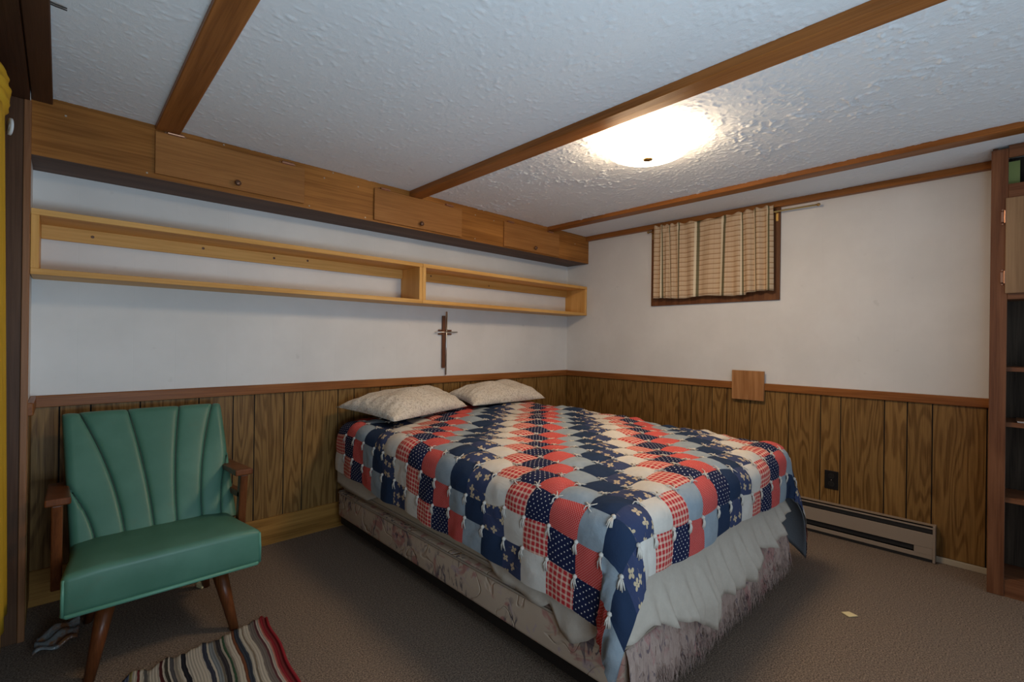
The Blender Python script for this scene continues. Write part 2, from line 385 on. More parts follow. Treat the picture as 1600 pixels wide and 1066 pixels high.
def curtain_mesh():
    n, mm = 181, 26; P = np.zeros((n, mm, 3)); UV = np.zeros((n, mm, 2))
    pos = np.array([0, .04, .075, .11, .14, .17, .205, .25, .32, .40, .50, .60, .68, .74, .785, .83, .87, .91, .955, 1.0])
    ph = np.linspace(0, 1, n)
    dens = np.interp(ph, np.linspace(0, 1, len(pos)), pos)
    for i in range(n):
        for k in range(mm):
            q = k/(mm-1)                      # 0 top .. 1 hem
            y = -.962-dens[i]*.895 - (.010*math.sin(dens[i]*9)*q)
            fold = math.sin(ph[i]*2*PI*(len(pos)-1)*.62+.7*math.sin(ph[i]*11))
            amp = (.006+.012*q)*(.45+.55*(2*abs(dens[i]-.5))**.7)
            dep = .063+amp*fold+.006*math.sin(ph[i]*60)*(1-q)
            zt = 2.152+.006*math.sin(ph[i]*2*PI*12)-.018*math.sin(PI*dens[i])**2
            zh = 1.560+.012*math.sin(dens[i]*14+1)*.5+(.012 if dens[i] > .8 else 0)-.006*dens[i]
            z = zt+(zh-zt)*q
            if 0.03 < q < .10: dep -= (.006*fold)
            P[i, k] = (-dep, y, z); UV[i, k] = (ph[i]*1.36, z)
    return MB().grid(P, UV)
cu = curtain_mesh().build('cafe_curtain', 'curtain_plaid', None, True, fix=False)
sol = cu.modifiers.new('thick', 'SOLIDIFY'); sol.thickness = .002
tag(cu, 'beige plaid cafe curtain with dark green stripes covering the high window', 'curtain')
# green curtain lining seen above the heading
def lining():
    n = 40; P = np.zeros((n, 4, 3))
    for i in range(n):
        a = i/(n-1)
        for k in range(4): P[i, k] = (-.030-.004*math.sin(a*30), -1.22-a*.42, 2.125+.030*k/3*(.6+.4*math.sin(a*7)**2))
    return MB().grid(P)
M['lining'] = plain('green_lining', (.055, .115, .080), .8)
ln = lining().build('lining', 'lining', None, True, fix=False); ln.modifiers.new('thick', 'SOLIDIFY').thickness = .002
ln.parent = cu; ln.location = Vector(ln.location)-Vector(cu.location)

# ------------------------------------------------------------------ wall bits on the right wall
tag(box('wooden_square', 'square_wood', -.040, -.022, -1.803, -1.587, .808, 1.014, bev=.0015), 'square wooden plaque fixed over the chair rail below the window', 'plaque')
ou = thing('wall_outlet', 'black wall outlet in the wood panelling above the heater', 'outlet', (-.008, -2.200, .288))
box('plate', 'black', -.014, -.008, -2.238, -2.163, .289, .405, ou, .002)
for zz in (.322, .372):
    r = MB().lathe([(.0165, 0), (.0160, .0025)], (-.014, -2.2005, zz), (-1, 0, 0), 16).build('receptacle', 'sticker', ou)
    MB().box(-.0172, -.0164, -2.208, -2.206, zz-.004, zz+.006).box(-.0172, -.0164, -2.195, -2.193, zz-.004, zz+.006).build('slot', 'groove', r)
MB().lathe([(.003, 0), (.002, .001)], (-.014, -2.2005, .347), (-1, 0, 0), 8).build('screw', 'nail', ou)

ht = thing('baseboard_heater', 'long beige electric baseboard heater low on the right wall', 'heater', (-.03, -1.75, 0))
box('back_plate', 'heater_dark', -.014, -.008, -2.690, -.80, .004, .196, ht)
MB().box(-.056, -.008, -2.690, -.80, .196, .203).box(-.056, -.053, -2.690, -.80, .186, .203).build('top_cover', 'heater', ht)
box('upper_louvre', 'heater_dark', -.050, -.018, -2.690, -.80, .158, .184, ht, .003)
box('front_panel', 'heater', -.058, -.052, -2.692, -.80, .078, .158, ht, .0015)
box('lower_louvre', 'heater_dark', -.046, -.018, -2.690, -.80, .045, .074, ht, .003)
box('junction_cover', 'heater', -.057, -.052, -2.690, -2.610, .040, .078, ht, .0015)
box('bottom_strip', 'heater', -.056, -.050, -2.690, -.80, .018, .042, ht, .0015)
box('foot_plate', 'heater_dark', -.052, -.016, -2.690, -.80, .002, .018, ht)
MB().box(-.059, -.008, -2.702, -2.690, .002, .205, .0015).build('end_cap', 'heater', ht)

# ------------------------------------------------------------------ bookcase on the right
bk = thing('built_in_bookcase', 'reddish brown built-in bookcase with cabinet door and open shelves', 'bookcase', (-.13, -3.4, 0))
FX = -.262; BY0, BY1 = -3.49, -2.908
box('stile', 'bookcase', FX, FX+.02, -2.967, BY1, 0, 2.165, bk, .002)
box('stile', 'bookcase', FX, FX+.02, BY0, BY0+.058, 0, 2.165, bk, .002)
box('side_panel', 'bookcase', FX+.02, 0, -2.930, -2.912, 0, 2.178, bk)
box('side_panel', 'bookcase', FX+.02, 0, BY0, BY0+.018, 0, 2.178, bk)
box('back_panel', 'book_back', -.012, -.003, BY0+.018, -2.930, 0, 2.178, bk)
box('rail', 'bookcase_y', FX, FX+.02, BY0+.058, -2.967, 2.118, 2.178, bk, .002)
box('rail', 'bookcase_y', FX, FX+.02, BY0+.058, -2.967, 1.915, 1.990, bk, .002)
box('rail', 'bookcase_y', FX, FX+.02, BY0+.058, -2.967, 1.433, 1.470, bk, .002)
box('plinth', 'bookcase_y', FX+.006, FX+.022, BY0+.018, -2.967, 0, .082, bk)
for z0, z1 in ((.066, .084), (.450, .474), (.817, .839), (1.085, 1.107), (1.440, 1.462), (1.960, 1.980)): box('shelf', 'bookcase_y', FX+.021, -.012, BY0+.018, -2.930, z0, z1, bk, .0015)
dd = box('cabinet_door', 'book_door', FX-.016, FX-.0005, -3.40, -2.959, 1.462, 1.920, bk, .0015)
for zz in (1.832, 1.540):
    h = MB().box(FX-.012, FX-.0005, -2.958, -2.942, zz-.026, zz+.026, .002).tube([(FX-.014, -2.957, zz-.030), (FX-.014, -2.957, zz+.030)], .004, 8)
    for q in (-.034, .034): h.lathe([(.006, 0), (.004, .003)], (FX, -2.949, zz+q), (-1, 0, 0), 8)
    h.build('hinge', 'copper', dd)
tag(box('green_board', 'green_board', -.20, -.185, -3.005, -2.935, 1.981, 2.112), 'small olive green board in the top opening of the bookcase', 'board')
bo = thing('thin_booklet', 'thin pale booklet lying on the bookcase shelf', 'booklet', (-.14, -3.10, .839))
box('pages', 'ring', -.215, -.06, -3.22, -3.005, .8395, .846, bo)
box('cover', 'post', -.217, -.058, -3.224, -3.001, .846, .848, bo)

# ------------------------------------------------------------------ ceiling lamp
lamp = thing('ceiling_lamp', 'lit round white glass dome lamp on the textured ceiling', 'lamp', (-1.535, -1.775, CH))
t = NT('lamp_glass'); t.put(t.bsdf.inputs['Emission Color'], (*LAMP_COLOR, 1)); t.bsdf.inputs['Emission Strength'].default_value = LAMP_STRENGTH
M['lamp_glass'] = t.done((.85, .80, .70), .35)
LX, LY = -1.535, -1.775
prof = [(.216*math.cos(a)**.7, CH-.012-.084*math.sin(a)) for a in np.linspace(0, PI/2*.985, 14)]
MB().lathe([(.10, CH)]+[(.216, CH-.004)]+prof, (LX, LY, 0), (0, 0, 1), 48).build('glass_dome', 'lamp_glass', lamp, True)
MB().lathe([(.08, CH), (.212, CH-.001), (.212, CH-.006), (.20, CH-.008)], (LX, LY, 0), (0, 0, 1), 48).build('rim', 'brass', lamp, True)
MB().lathe([(.004, CH-.090), (.022, CH-.094), (.024, CH-.098), (.020, CH-.103), (.009, CH-.106), (.002, CH-.108)], (LX, LY, 0), (0, 0, 1), 20).build('finial', 'brass', lamp, True)

# ------------------------------------------------------------------ bed
BXL, BXR, BYH, BYF = -2.305, -.795, -.10, -2.165
bf = thing('bedstead', 'dark low metal bedstead under the floral box spring', 'bedstead', (-1.55, -1.13, 0))
for x0 in (BXL+.012, BXR-.047): box('side_rail', 'black_metal', x0, x0+.035, BYF+.08, BYH-.02, .055, .098, bf, .002)
for y0 in (BYF+.10, BYH-.08): box('cross_rail', 'black_metal', BXL+.047, BXR-.047, y0, y0+.035, .060, .098, bf, .002)
for xx in (BXL+.10, BXR-.10):
    for yy in (BYF+.28, BYH-.35): MB().tube([(xx, yy, .098), (xx, yy, .034)], .014, 8).lathe([(.012, -.017), (.032, -.012), (.033, .012), (.012, .017)], (xx, yy, .033), (1, 0, 0), 16).build('leg', 'black_metal', bf)

t = NT('box_spring_floral'); v = t.obj()
base = t.mix(t.noise(v, 5, 3), (.44, .33, .245), (.57, .45, .345))
fl1 = t.smooth(t.noise(v, 8.5, 3, .6, 1.0), .54, .64); fl2 = t.smooth(t.noise(t.vmath('ADD', v, (7, 3, 2)), 11, 3, .6, 1.4), .58, .66)
st = t.noise(t.vmath('MULTIPLY', t.vmath('ADD', v, (2, 9, 4)), (1, 1, .45)), 30, 2, .5, 1.8)
col = t.mix(t.math('MULTIPLY', fl1, .75), base, (.40, .155, .14))
col = t.mix(t.math('MULTIPLY', fl2, .6), col, (.40, .30, .33))
col = t.mix(t.math('MULTIPLY', t.math('MULTIPLY', t.smooth(st, .54, .60), t.smooth(t.noise(v, 4.5, 2), .44, .56)), .85), col, (.085, .07, .095))
qu = t.math('ABSOLUTE', t.math('SUBTRACT', t.noise(v, 6.5, 1, .3, .5), .5)); quilted = t.smooth(qu, 0, .018)
M['floral_ticking'] = t.done(col, .8, bump=quilted, strength=.5, dist=.008, spec=.15)
def soft_box(x0, x1, y0, y1, z0, z1, r, seg=4):
    bm = bmesh.new(); bmesh.ops.create_cube(bm, size=1)
    for q in bm.verts: q.co = Vector(((x0+x1)/2+q.co.x*(x1-x0), (y0+y1)/2+q.co.y*(y1-y0), (z0+z1)/2+q.co.z*(z1-z0)))
    bmesh.ops.bevel(bm, geom=bm.edges[:], offset=r, segments=seg, affect='EDGES', profile=.5); bm.verts.index_update()
    o = MB().add([q.co for q in bm.verts], [tuple(q.index for q in f.verts) for f in bm.faces]); bm.free(); return o
bs = thing('box_spring', 'floral beige box spring with a torn frayed foot end', 'box spring', (-1.55, -1.13, .098))
soft_box(BXL, BXR, BYF, BYH, .099, .255, .018).build('body', 'floral_ticking', bs, True)
def loop_pts(z, o, r=.03):
    pts = []
    for cx, cy, a0 in ((BXR+o-r, BYH+o-r, 0), (BXL-o+r, BYH+o-r, 90), (BXL-o+r, BYF-o+r, 180), (BXR+o-r, BYF-o+r, 270)):
        for k in range(5): a = math.radians(a0+k*22.5); pts.append((cx+r*math.cos(a), cy+r*math.sin(a), z))
    return pts+[pts[0]]
M['piping'] = plain('piping', (.30, .235, .18), .8)
MB().tube(loop_pts(.250, .003), .005, 6, False).build('piping', 'piping', bs, True)
# torn hanging cloth and strands at the foot end
t = NT('frayed_cloth'); v = t.obj()
col = t.mix(t.noise(t.vmath('MULTIPLY', v, (1, 1, .2)), 60, 3, .7), (.31, .215, .185), (.62, .475, .41))
col = t.mix(t.math('MULTIPLY', t.smooth(t.noise(v, 9, 3, .6, 1), .56, .64), .6), col, (.46, .22, .21))
col = t.mix(t.math('MULTIPLY', t.smooth(t.noise(t.vmath('MULTIPLY', v, (1, 1, .4)), 26, 2, .5, 2), .6, .66), .7), col, (.10, .08, .11))
M['frayed'] = t.done(col, .95, bump=t.noise(t.vmath('MULTIPLY', v, (1, 1, .25)), 90, 3, .7), strength=.9, dist=.01, spec=.1)
n, mm = 150, 9; P = np.zeros((n, mm, 3))
for i in range(n):
    a = i/(n-1); x = BXL+.01+a*(BXR-BXL-.02)
    hem = .070+.016*math.sin(a*23)+.012*math.sin(a*57+1)+.010*rng.random()
    for k in range(mm):
        q = k/(mm-1); z = .248+(hem-.248)*q
        P[i, k] = (x+.004*math.sin(q*9+a*40), BYF-.006-.020*math.sin(PI*min(q*1.1, 1)*.6)-.007*math.sin(a*70+2*q)*q-.005*math.sin(a*163)*q, z)
fc = MB().grid(P).build('torn_cover', 'frayed', bs, True, fix=False); fc.modifiers.new('thick', 'SOLIDIFY').thickness = .002
g = MB()
for i in range(1500):
    a = random.random(); x = BXL+.01+a*(BXR-BXL-.01); z = random.uniform(.075, .13) if random.random() < .9 else random.uniform(.12, .235)
    y = BYF-.026-.012*random.random(); L = random.uniform(.018, .062)*(1.2 if z < .13 else .7)
    p0 = Vector((x, y+.006, z)); p1 = p0+Vector((random.uniform(-.012, .012), -random.uniform(0, .012), -L*.5)); p2 = p1+Vector((random.uniform(-.018, .018), random.uniform(-.008, .008), -L*.5))
    p2.z = max(p2.z, .012); g.tube([p0, p1, p2], [.0011, .0009, .0004], 3, False)
fr_ = g.build('frayed_strands', 'frayed', bs, fix=False); fr_['kind'] = 'stuff'

M['mattress'] = (lambda t: t.done(t.mix(t.noise(t.obj(), 120, 3, .7), (.36, .295, .22), (.50, .42, .325)), .85, bump=t.noise(t.obj(), 150, 2), strength=.3, dist=.003, spec=.1))(NT('mattress_cloth'))
mt = thing('mattress', 'beige mattress between the box spring and the quilt', 'mattress', (-1.55, -1.13, .256))
soft_box(BXL+.006, BXR-.006, BYF+.006, BYH, .256, .618, .05, 5).build('body', 'mattress', mt, True)
MB().tube(loop_pts(.300, -.001, .05), .0065, 6, False).build('piping', 'piping', mt, True)

# ---- draping
PS = .1165; TH = math.radians(1.9)
NX, NY = np.array([math.cos(TH), -math.sin(TH)]), np.array([-math.sin(TH), -math.cos(TH)])
PC = np.array([-2.300, -2.128])
def drape(a, b, lift=0.0, r=.085):
    """a,b grid units (across, towards foot) -> xyz on the bed"""
    a, b = np.asarray(a, float), np.asarray(b, float)
    X = PC[0]+PS*(a*NX[0]+b*NY[0]); Y = PC[1]+PS*(a*NX[1]+b*NY[1])
    x0, x1, y0 = BXL-.020+r, BXR+.020-r, BYF-.030+r
    dx = np.where(X < x0, X-x0, np.where(X > x1, X-x1, 0)); dy = np.where(Y < y0, Y-y0, 0)
    s = np.hypot(dx, dy); sa = np.maximum(s, 1e-9); ux, uy = dx/sa, dy/sa
    q = np.minimum(s/r, PI/2); over = np.maximum(s-r*PI/2, 0)
    out = r*np.sin(q); down = r*(1-np.cos(q))+over
    corner = np.abs(ux*uy)*2
    per = X*np.abs(uy)+Y*np.abs(ux)
    wave = np.sin(per*17+1.3)*.55+np.sin(per*31+.4)*.35
    out = out+over*(.045+.30*corner)+over*wave*.045*(1-corner)
    down = down-over*(.03-.13*corner)
    yn = np.clip((BYH-Y)/(BYH-BYF), 0, 1); xn = np.clip((X-BXL)/(BXR-BXL), 0, 1)
    top = .690-.026*yn**1.5+.014*xn*(1-yn**3)+.010*np.sin(PI*xn)
    top = top+.007*np.sin(X*9+Y*4)+.006*np.sin(Y*13-X*5+1)
    cx = np.clip(X, x0, x1); cy = np.maximum(Y, y0)
    return np.stack([cx+ux*(out+lift), cy+uy*(out+lift), top-down], -1)
def nrm(a, b):
    e = .05
    da = drape(a+e, b)-drape(a-e, b); db = drape(a, b+e)-drape(a, b-e)
    n_ = np.cross(db, da); l = np.linalg.norm(n_, axis=-1, keepdims=True); return n_/np.maximum(l, 1e-9)

# fabrics (UV in metres)
def fabric(name, fn, rough=.9):
    t = NT(name); u, v = t.uv(); col = fn(t, u, v)
    cr = t.noise(t.obj(4), 16, 3, .6, .6)
    weave = t.noise(t.obj(), 420, 1)
    hs = t.n('HueSaturation', Value=t.math('ADD', .88, t.math('MULTIPLY', cr, .24)), Color=col)
    M[name] = t.done(hs.outputs[0], rough, bump=t.math('ADD', cr, t.math('MULTIPLY', weave, .15)), strength=.35, dist=.01, spec=.12)
def f_white(t, u, v): return t.mix(t.noise(t.obj(), 30, 3), (.50, .46, .41), (.60, .555, .50))
def f_plaid(t, u, v):
    a = stripe(t, u, .0200, 0, .0125); c = stripe(t, v, .0200, .003, .0125)
    a2 = stripe(t, u, .0200, .0045, .0024); c2 = stripe(t, v, .0200, .0075, .0024)
    col = t.mix(t.math('MULTIPLY', t.math('ADD', a, c), .5), (.66, .43, .33), (.44, .030, .035))
    return t.mix(t.math('MULTIPLY', t.math('MAXIMUM', a2, c2), .30), col, (.70, .50, .40))
def dots(t, u, v, per, rad, bgc, dc):
    uu = t.math('DIVIDE', u, per); vv = t.math('DIVIDE', v, per)
    p = t.math('ADD', uu, vv); q = t.math('SUBTRACT', uu, vv)      # staggered grid
    fp = t.math('SUBTRACT', t.math('FRACT', t.math('ADD', p, 100)), .5); fq = t.math('SUBTRACT', t.math('FRACT', t.math('ADD', q, 100)), .5)
    d = t.math('SQRT', t.math('ADD', t.math('MULTIPLY', fp, fp), t.math('MULTIPLY', fq, fq)))
    return t.mix(t.smooth(d, rad, rad+.06), dc, bgc)
def f_dot(t, u, v): return dots(t, u, v, .0235, .105, (.012, .016, .050), (.70, .66, .62))
def f_pin(t, u, v): return dots(t, u, v, .0086, .15, (.48, .050, .045), (.74, .44, .38))
def f_denim(t, u, v): return t.mix(t.noise(t.obj(), 26, 4, .65), (.20, .245, .285), (.32, .365, .40))
def f_navy(t, u, v): return (.019, .034, .072)
def f_floral(t, u, v):
    c = t.n('CombineXYZ', _0=t.math('MULTIPLY', u, 21.0), _1=t.math('MULTIPLY', v, 21.0)).outputs[0]
    vo = t.n('TexVoronoi', {'voronoi_dimensions': '2D'}, Vector=c, Scale=1.0, Randomness=.55)
    dv = t.n('SeparateXYZ', _0=t.vmath('SUBTRACT', c, vo.outputs['Position']))
    rr = t.math('SQRT', t.math('ADD', t.math('POWER', t.math('ABSOLUTE', dv.outputs[0]), 2.0), t.math('POWER', t.math('ABSOLUTE', dv.outputs[1]), 2.0)))
    rd = t.n('SeparateColor', _0=vo.outputs['Color'])
    th = t.math('ADD', t.math('ARCTAN2', dv.outputs[1], dv.outputs[0]), t.math('MULTIPLY', rd.outputs[0], 6.28))
    R = t.math('ADD', .10, t.math('MULTIPLY', t.math('ABSOLUTE', t.math('SINE', t.math('MULTIPLY', th, 2.0))), .24))
    mk = t.math('LESS_THAN', rr, R); mk = t.math('MULTIPLY', mk, t.math('GREATER_THAN', rd.outputs[1], .18))
    mk = t.math('MULTIPLY', mk, t.math('GREATER_THAN', rr, .045))
    sway = t.math('ABSOLUTE', t.math('ADD', dv.outputs[0], t.math('MULTIPLY', t.math('SINE', t.math('MULTIPLY', dv.outputs[1], 4.0)), .08)))
    stem = t.math('MULTIPLY', t.math('LESS_THAN', sway, .016), t.math('LESS_THAN', dv.outputs[1], 0.0))
    col = t.mix(t.math('MULTIPLY', stem, .45), (.040, .052, .112), (.30, .23, .15))
    return t.mix(mk, col, (.50, .385, .25))
FAB = ['q_white', 'q_plaid', 'q_dot', 'q_pin', 'q_denim', 'q_navy', 'q_floral']
for nm, fn in zip(FAB, (f_white, f_plaid, f_dot, f_pin, f_denim, f_navy, f_floral)): fabric(nm, fn)
M['q_back'] = (lambda t: t.done(t.mix(t.noise(t.obj(), 200, 2), (.13, .145, .165), (.20, .215, .235)), .9, spec=.1))(NT('quilt_backing'))
M['yarn'] = plain('yarn_cream', (.56, .51, .45), .9, 0, .1)

J0, J1, I0, I1 = -3, 16, -17, 1       # patch index ranges (across, along)
quilt = thing('patchwork_quilt', 'red navy and blue patchwork quilt with yarn ties spread over the bed', 'quilt', (-1.55, -1.13, .63))
QL = np.array(wloc(quilt))
NG = 7
uu_, vv_ = np.meshgrid(np.linspace(0, 1, NG), np.linspace(0, 1, NG), indexing='ij')
def kind(i, j):
    k = (i+j+6) % 7
    if i == 0 and j in (3, 5): k = {3: 4, 5: 2}[j]     # the two swapped patches on the foot row
    return k
jitter = {(i, j): (rng.normal(0, .045, 2)) for i in range(I0, I1+2) for j in range(J0, J1+2)}
def warp(i, j):
    """grid of (a,b) for one patch with slightly uneven corners"""
    c = [np.array([jj, ii], float)+(jitter[(ii, jj)] if J0 < jj <= J1 and I0 < ii <= I1 else 0) for ii, jj in ((i, j), (i, j+1), (i+1, j), (i+1, j+1))]
    f = lambda q: c[0][q]*(1-uu_)*(1-vv_)+c[1][q]*uu_*(1-vv_)+c[2][q]*(1-uu_)*vv_+c[3][q]*uu_*vv_
    a, b_ = f(0), f(1)
    return a, b_
def patch_points(i, j):
    a, b_ = warp(i, j)
    P = drape(a, b_); N = nrm(a, b_)
    h = (.006+.007*float(np.clip(N[3, 3, 2], 0, 1)))*rng.uniform(.65, 1.35); fl = (np.sin(PI*uu_)*np.sin(PI*vv_))
    puff = h*(fl**.55)
    px = (uu_-.5)*rng.uniform(-1, 1)+(vv_-.5)*rng.uniform(-1, 1)
    puff = puff+.004*np.sin(px*9+rng.uniform(0, 6))*fl
    # seams stay a little proud between the tied corners
    edge = np.maximum(np.abs(uu_-.5), np.abs(vv_-.5))*2
    mid = np.where(np.abs(uu_-.5) > np.abs(vv_-.5), np.sin(PI*vv_), np.sin(PI*uu_))
    puff = puff+.0045*mid*np.clip(edge, 0, 1)**4
    return P+N*(puff+.008)[..., None]
patches = [(i, j) for i in range(I0, I1+1) for j in range(J0, J1+1)]
cpos = np.array(m.translation)
def vis_rank(i, j):
    c = drape(j+.5, i+.5); n_ = nrm(np.array(j+.5), np.array(i+.5)); d = cpos-c; L = np.linalg.norm(d)
    return -float(n_@d/L)/(L*L)
under_pillow = lambda i, j: i < -13-.0 and 1 < j < 12 and i <= -15
rank = sorted(patches, key=lambda p: vis_rank(*p)+(10 if under_pillow(*p) else 0))
shown = set(rank[:300])
rest = MB()
for (i, j) in patches:
    P = patch_points(i, j); k = kind(i, j)
    off = rng.uniform(0, 1, 2); UV = np.stack([uu_*PS+off[0], vv_*PS+off[1]], -1)
    if (i, j) in shown: MB().grid(P, UV).build('patch', FAB[k], quilt, True, fix=False)
    else: rest.grid(P, UV, k)
o = rest.build('patches', FAB, quilt, True, fix=False); o['kind'] = 'stuff'
# backing layer under the patches
ga, gb_ = np.meshgrid(np.linspace(J0, J1+1, 4*(J1+1-J0)+1), np.linspace(I0, I1+1, 4*(I1+1-I0)+1), indexing='ij')
BP = drape(ga, gb_)+nrm(ga, gb_)*.0030
bk_ = MB().grid(BP).build('backing', 'q_back', quilt, True, fix=False); sd_ = bk_.modifiers.new('thick', 'SOLIDIFY'); sd_.thickness = .004; sd_.offset = 1
# yarn ties
def tie_mesh(seed):
    r_ = random.Random(seed); g = MB()
    g.lathe([(.002, -.004), (.0065, -.001), (.007, .003), (.003, .0075)], (0, 0, 0), (0, 0, 1), 7)
    for k in range(5):
        a = r_.uniform(0, 6.28); L = r_.uniform(.016, .032)
        p1 = Vector((math.cos(a)*L*.5, math.sin(a)*L*.5, .006)); p2 = Vector((math.cos(a+.3)*L, math.sin(a+.3)*L, r_.uniform(-.002, .006)))
        g.tube([(0, 0, .003), p1, p2], [.0022, .0022, .0017], 4)
    return g
def hang_mesh(seed):
    r_ = random.Random(seed); g = MB()
    g.lathe([(.002, -.006), (.0075, -.002), (.0085, .003), (.003, .009)], (0, 0, 0), (0, 0, 1), 7)
    for k in range(6):
        a = r_.uniform(-.6, .6); L = r_.uniform(.026, .046)
        g.tube([(0, 0, .003), (math.sin(a)*L*.45, -L*.5, .008), (math.sin(a)*L*.7, -L, .004)], [.0026, .0026, .0018], 4)
    return g
tm = [tie_mesh(s).build('yarn_tie', 'yarn', None, True, origin=(0, 0, 0)).data for s in range(4)]
hm = [hang_mesh(s+9).build('yarn_tie', 'yarn', None, True, origin=(0, 0, 0)).data for s in range(4)]
for o in [o for o in bpy.data.objects if o.name.startswith('yarn_tie')]: bpy.data.objects.remove(o)
nodes = [(i, j) for i in range(I0+1, I1+1) for j in range(J0+1, J1+1)]
nodes.sort(key=lambda p: vis_rank(p[0]-.5, p[1]-.5)+(10 if p[0] <= -14 and 1 < p[1] < 12 else 0))
for (i, j) in nodes[:290]:
    ja, jb_ = jitter[(i, j)]
    a, b_ = np.array(j+ja), np.array(i+jb_)
    p = drape(a, b_); n_ = nrm(a, b_); nv = Vector(n_)
    dn = Vector((0, 0, -1)); dn = dn-nv*dn.dot(nv)
    hang = nv.z < .75
    if hang: y_ = -dn.normalized(); x_ = y_.cross(nv)
    else:
        ang = random.uniform(0, 6.28); x_ = Vector((math.cos(ang), math.sin(ang), 0)); x_ = (x_-nv*x_.dot(nv)).normalized(); y_ = nv.cross(x_)
    o = bpy.data.objects.new('yarn_tie', random.choice(hm if hang else tm)); COL.objects.link(o); o.parent = quilt
    mw = Matrix((x_, y_, nv)).transposed().to_4x4(); mw.translation = Vector(p+n_*.010-QL); o.matrix_local = mw
# ---- sheet showing below the quilt
M['sheet'] = (lambda t: t.done(t.mix(t.noise(t.obj(), 55, 4, .7), (.43, .375, .315), (.55, .485, .41)), .85, bump=t.noise(t.obj(), 40, 3), strength=.25, dist=.006, spec=.12))(NT('sheet_white'))
hemL = [(-.10, .315), (-.30, .300), (-.50, .298), (-.62, .345), (-1.45, .36), (-1.52, .335), (-1.60, .275), (-1.72, .272), (-1.84, .255), (-1.88, .285), (-1.93, .215), (-1.99, .200), (-2.05, .235), (-2.12, .30)]
hemF = [(-2.27, .30), (-2.20, .31), (-2.10, .27), (-1.98, .25), (-1.90, .20), (-1.82, .155), (-1.78, .175), (-1.70, .235), (-1.62, .215), (-1.45, .215), (-1.36, .235), (-1.30, .285), (-1.15, .262), (-1.02, .285), (-.94, .33), (-.82, .34)]
path = [(BXL-.006, y, z, (-1, 0)) for y, z in zip(np.linspace(-.10, -2.12, 150), np.interp(np.linspace(.10, 2.12, 150), [-a for a, _ in hemL], [z for _, z in hemL]))]
for k in range(1, 8): a = k/8*PI/2; path.append((BXL+.036-.042*math.cos(a), -2.128-.042*math.sin(a), .30, (-math.cos(a), -math.sin(a))))
path += [(x, BYF-.006, z, (0, -1)) for x, z in zip(np.linspace(-2.26, -.82, 130), np.interp(np.linspace(-2.26, -.82, 130), [a for a, _ in hemF], [z for _, z in hemF]))]
mm = 16; P = np.zeros((len(path), mm, 3)); s_ = 0
for i, (x, y, z, d) in enumerate(path):
    s_ += .0125; foot = d[1] < -.5
    for k in range(mm):
        q = k/(mm-1); zz = .53+(z-.53)*q
        fq = min(max((.40-zz)/.14, 0), 1) if foot else min(max((.32-zz)/.08, 0), 1)
        amp = (.019 if foot else .006)*fq
        wv = math.sin(s_*44+1.8*math.sin(s_*9))*.85+math.sin(s_*83+2*math.sin(s_*5))*.40+math.sin(s_*13+2)*.35
        o_ = .0005+amp*(1.2+wv)+(.042 if foot else .008)*fq
        P[i, k] = (x+d[0]*o_, y+d[1]*o_, zz)
sh = MB().grid(P).build('bed_sheet', 'sheet', None, True, fix=False); sh.modifiers.new('thick', 'SOLIDIFY').thickness = .002
tag(sh, 'rumpled white bed sheet hanging out below the quilt', 'sheet')

# ---- pillows
t = NT('pillow_print'); v = t.obj()
sp = t.noise(v, 95, 3, .7, .8); s2 = t.noise(t.vmath('ADD', v, (5, 1, 3)), 120, 2, .7)
col = t.mix(t.smooth(sp, .50, .60), (.64, .575, .49), (.42, .365, .30))
col = t.mix(t.math('MULTIPLY', t.smooth(s2, .60, .68), .7), col, (.32, .22, .22))
M['pillow'] = t.done(col, .85, bump=t.noise(v, 9, 3, .6, .6), strength=.5, dist=.03, spec=.12)
def pillow(c00, c10, c11, c01, H, label, seed):
    """corners: far-left, near-left, near-right, far-right"""
    n = 41; C4 = [np.array(c, float) for c in (c00, c10, c11, c01)]; r_ = np.random.default_rng(seed)
    g = MB(); res = []
    for side in (1, -1):
        P = np.zeros((n, n, 3))
        for i in range(n):
            for k in range(n):
                u, v = 2*i/(n-1)-1, 2*k/(n-1)-1
                pu = u*(1-.055*(1-v*v)**1.2*abs(u)**3); pv = v*(1-.075*(1-u*u)**1.2*abs(v)**3)
                a, b = (pu+1)/2, (pv+1)/2
                p = C4[0]*(1-a)*(1-b)+C4[1]*a*(1-b)+C4[2]*a*b+C4[3]*(1-a)*b
                h = ((1-abs(u)**2.3)*(1-abs(v)**2.6)); h = max(h, 0)**.55
                wr = 1+.06*math.sin(u*5+v*3+seed)+.05*math.sin(v*9-u*4+seed*2)
                edge = max(abs(u), abs(v)); wrinkle = .006*math.sin((u if abs(v) > abs(u) else v)*22+seed)*edge**4*(1-edge)*8
                p = p+np.array([0, 0, .008])+np.array([0, -.10, 1.0])*((H*h*wr+wrinkle) if side > 0 else -.022*h)
                P[i, k] = p
        g.grid(P)
    o = g.build('pillow', 'pillow', None, True, fix=False)
    bm = bmesh.new(); bm.from_mesh(o.data); bmesh.ops.remove_doubles(bm, verts=bm.verts[:], dist=.0008); bmesh.ops.recalc_face_normals(bm, faces=bm.faces[:]); bm.to_mesh(o.data); bm.free()
    for p in o.data.polygons: p.use_smooth = True
    return tag(o, label, 'pillow', 'pillows at the head of the bed')
pillow((-2.325, -.085, .770), (-2.215, -.615, .735), (-1.520, -.390, .740), (-1.57, -.06, .785), .120, 'plump speckled cream pillow at the chair side of the bed head', 1)
pillow((-1.47, -.055, .785), (-1.480, -.405, .740), (-.765, -.430, .745), (-.70, -.06, .785), .115, 'plump speckled cream pillow at the corner side of the bed head', 2)

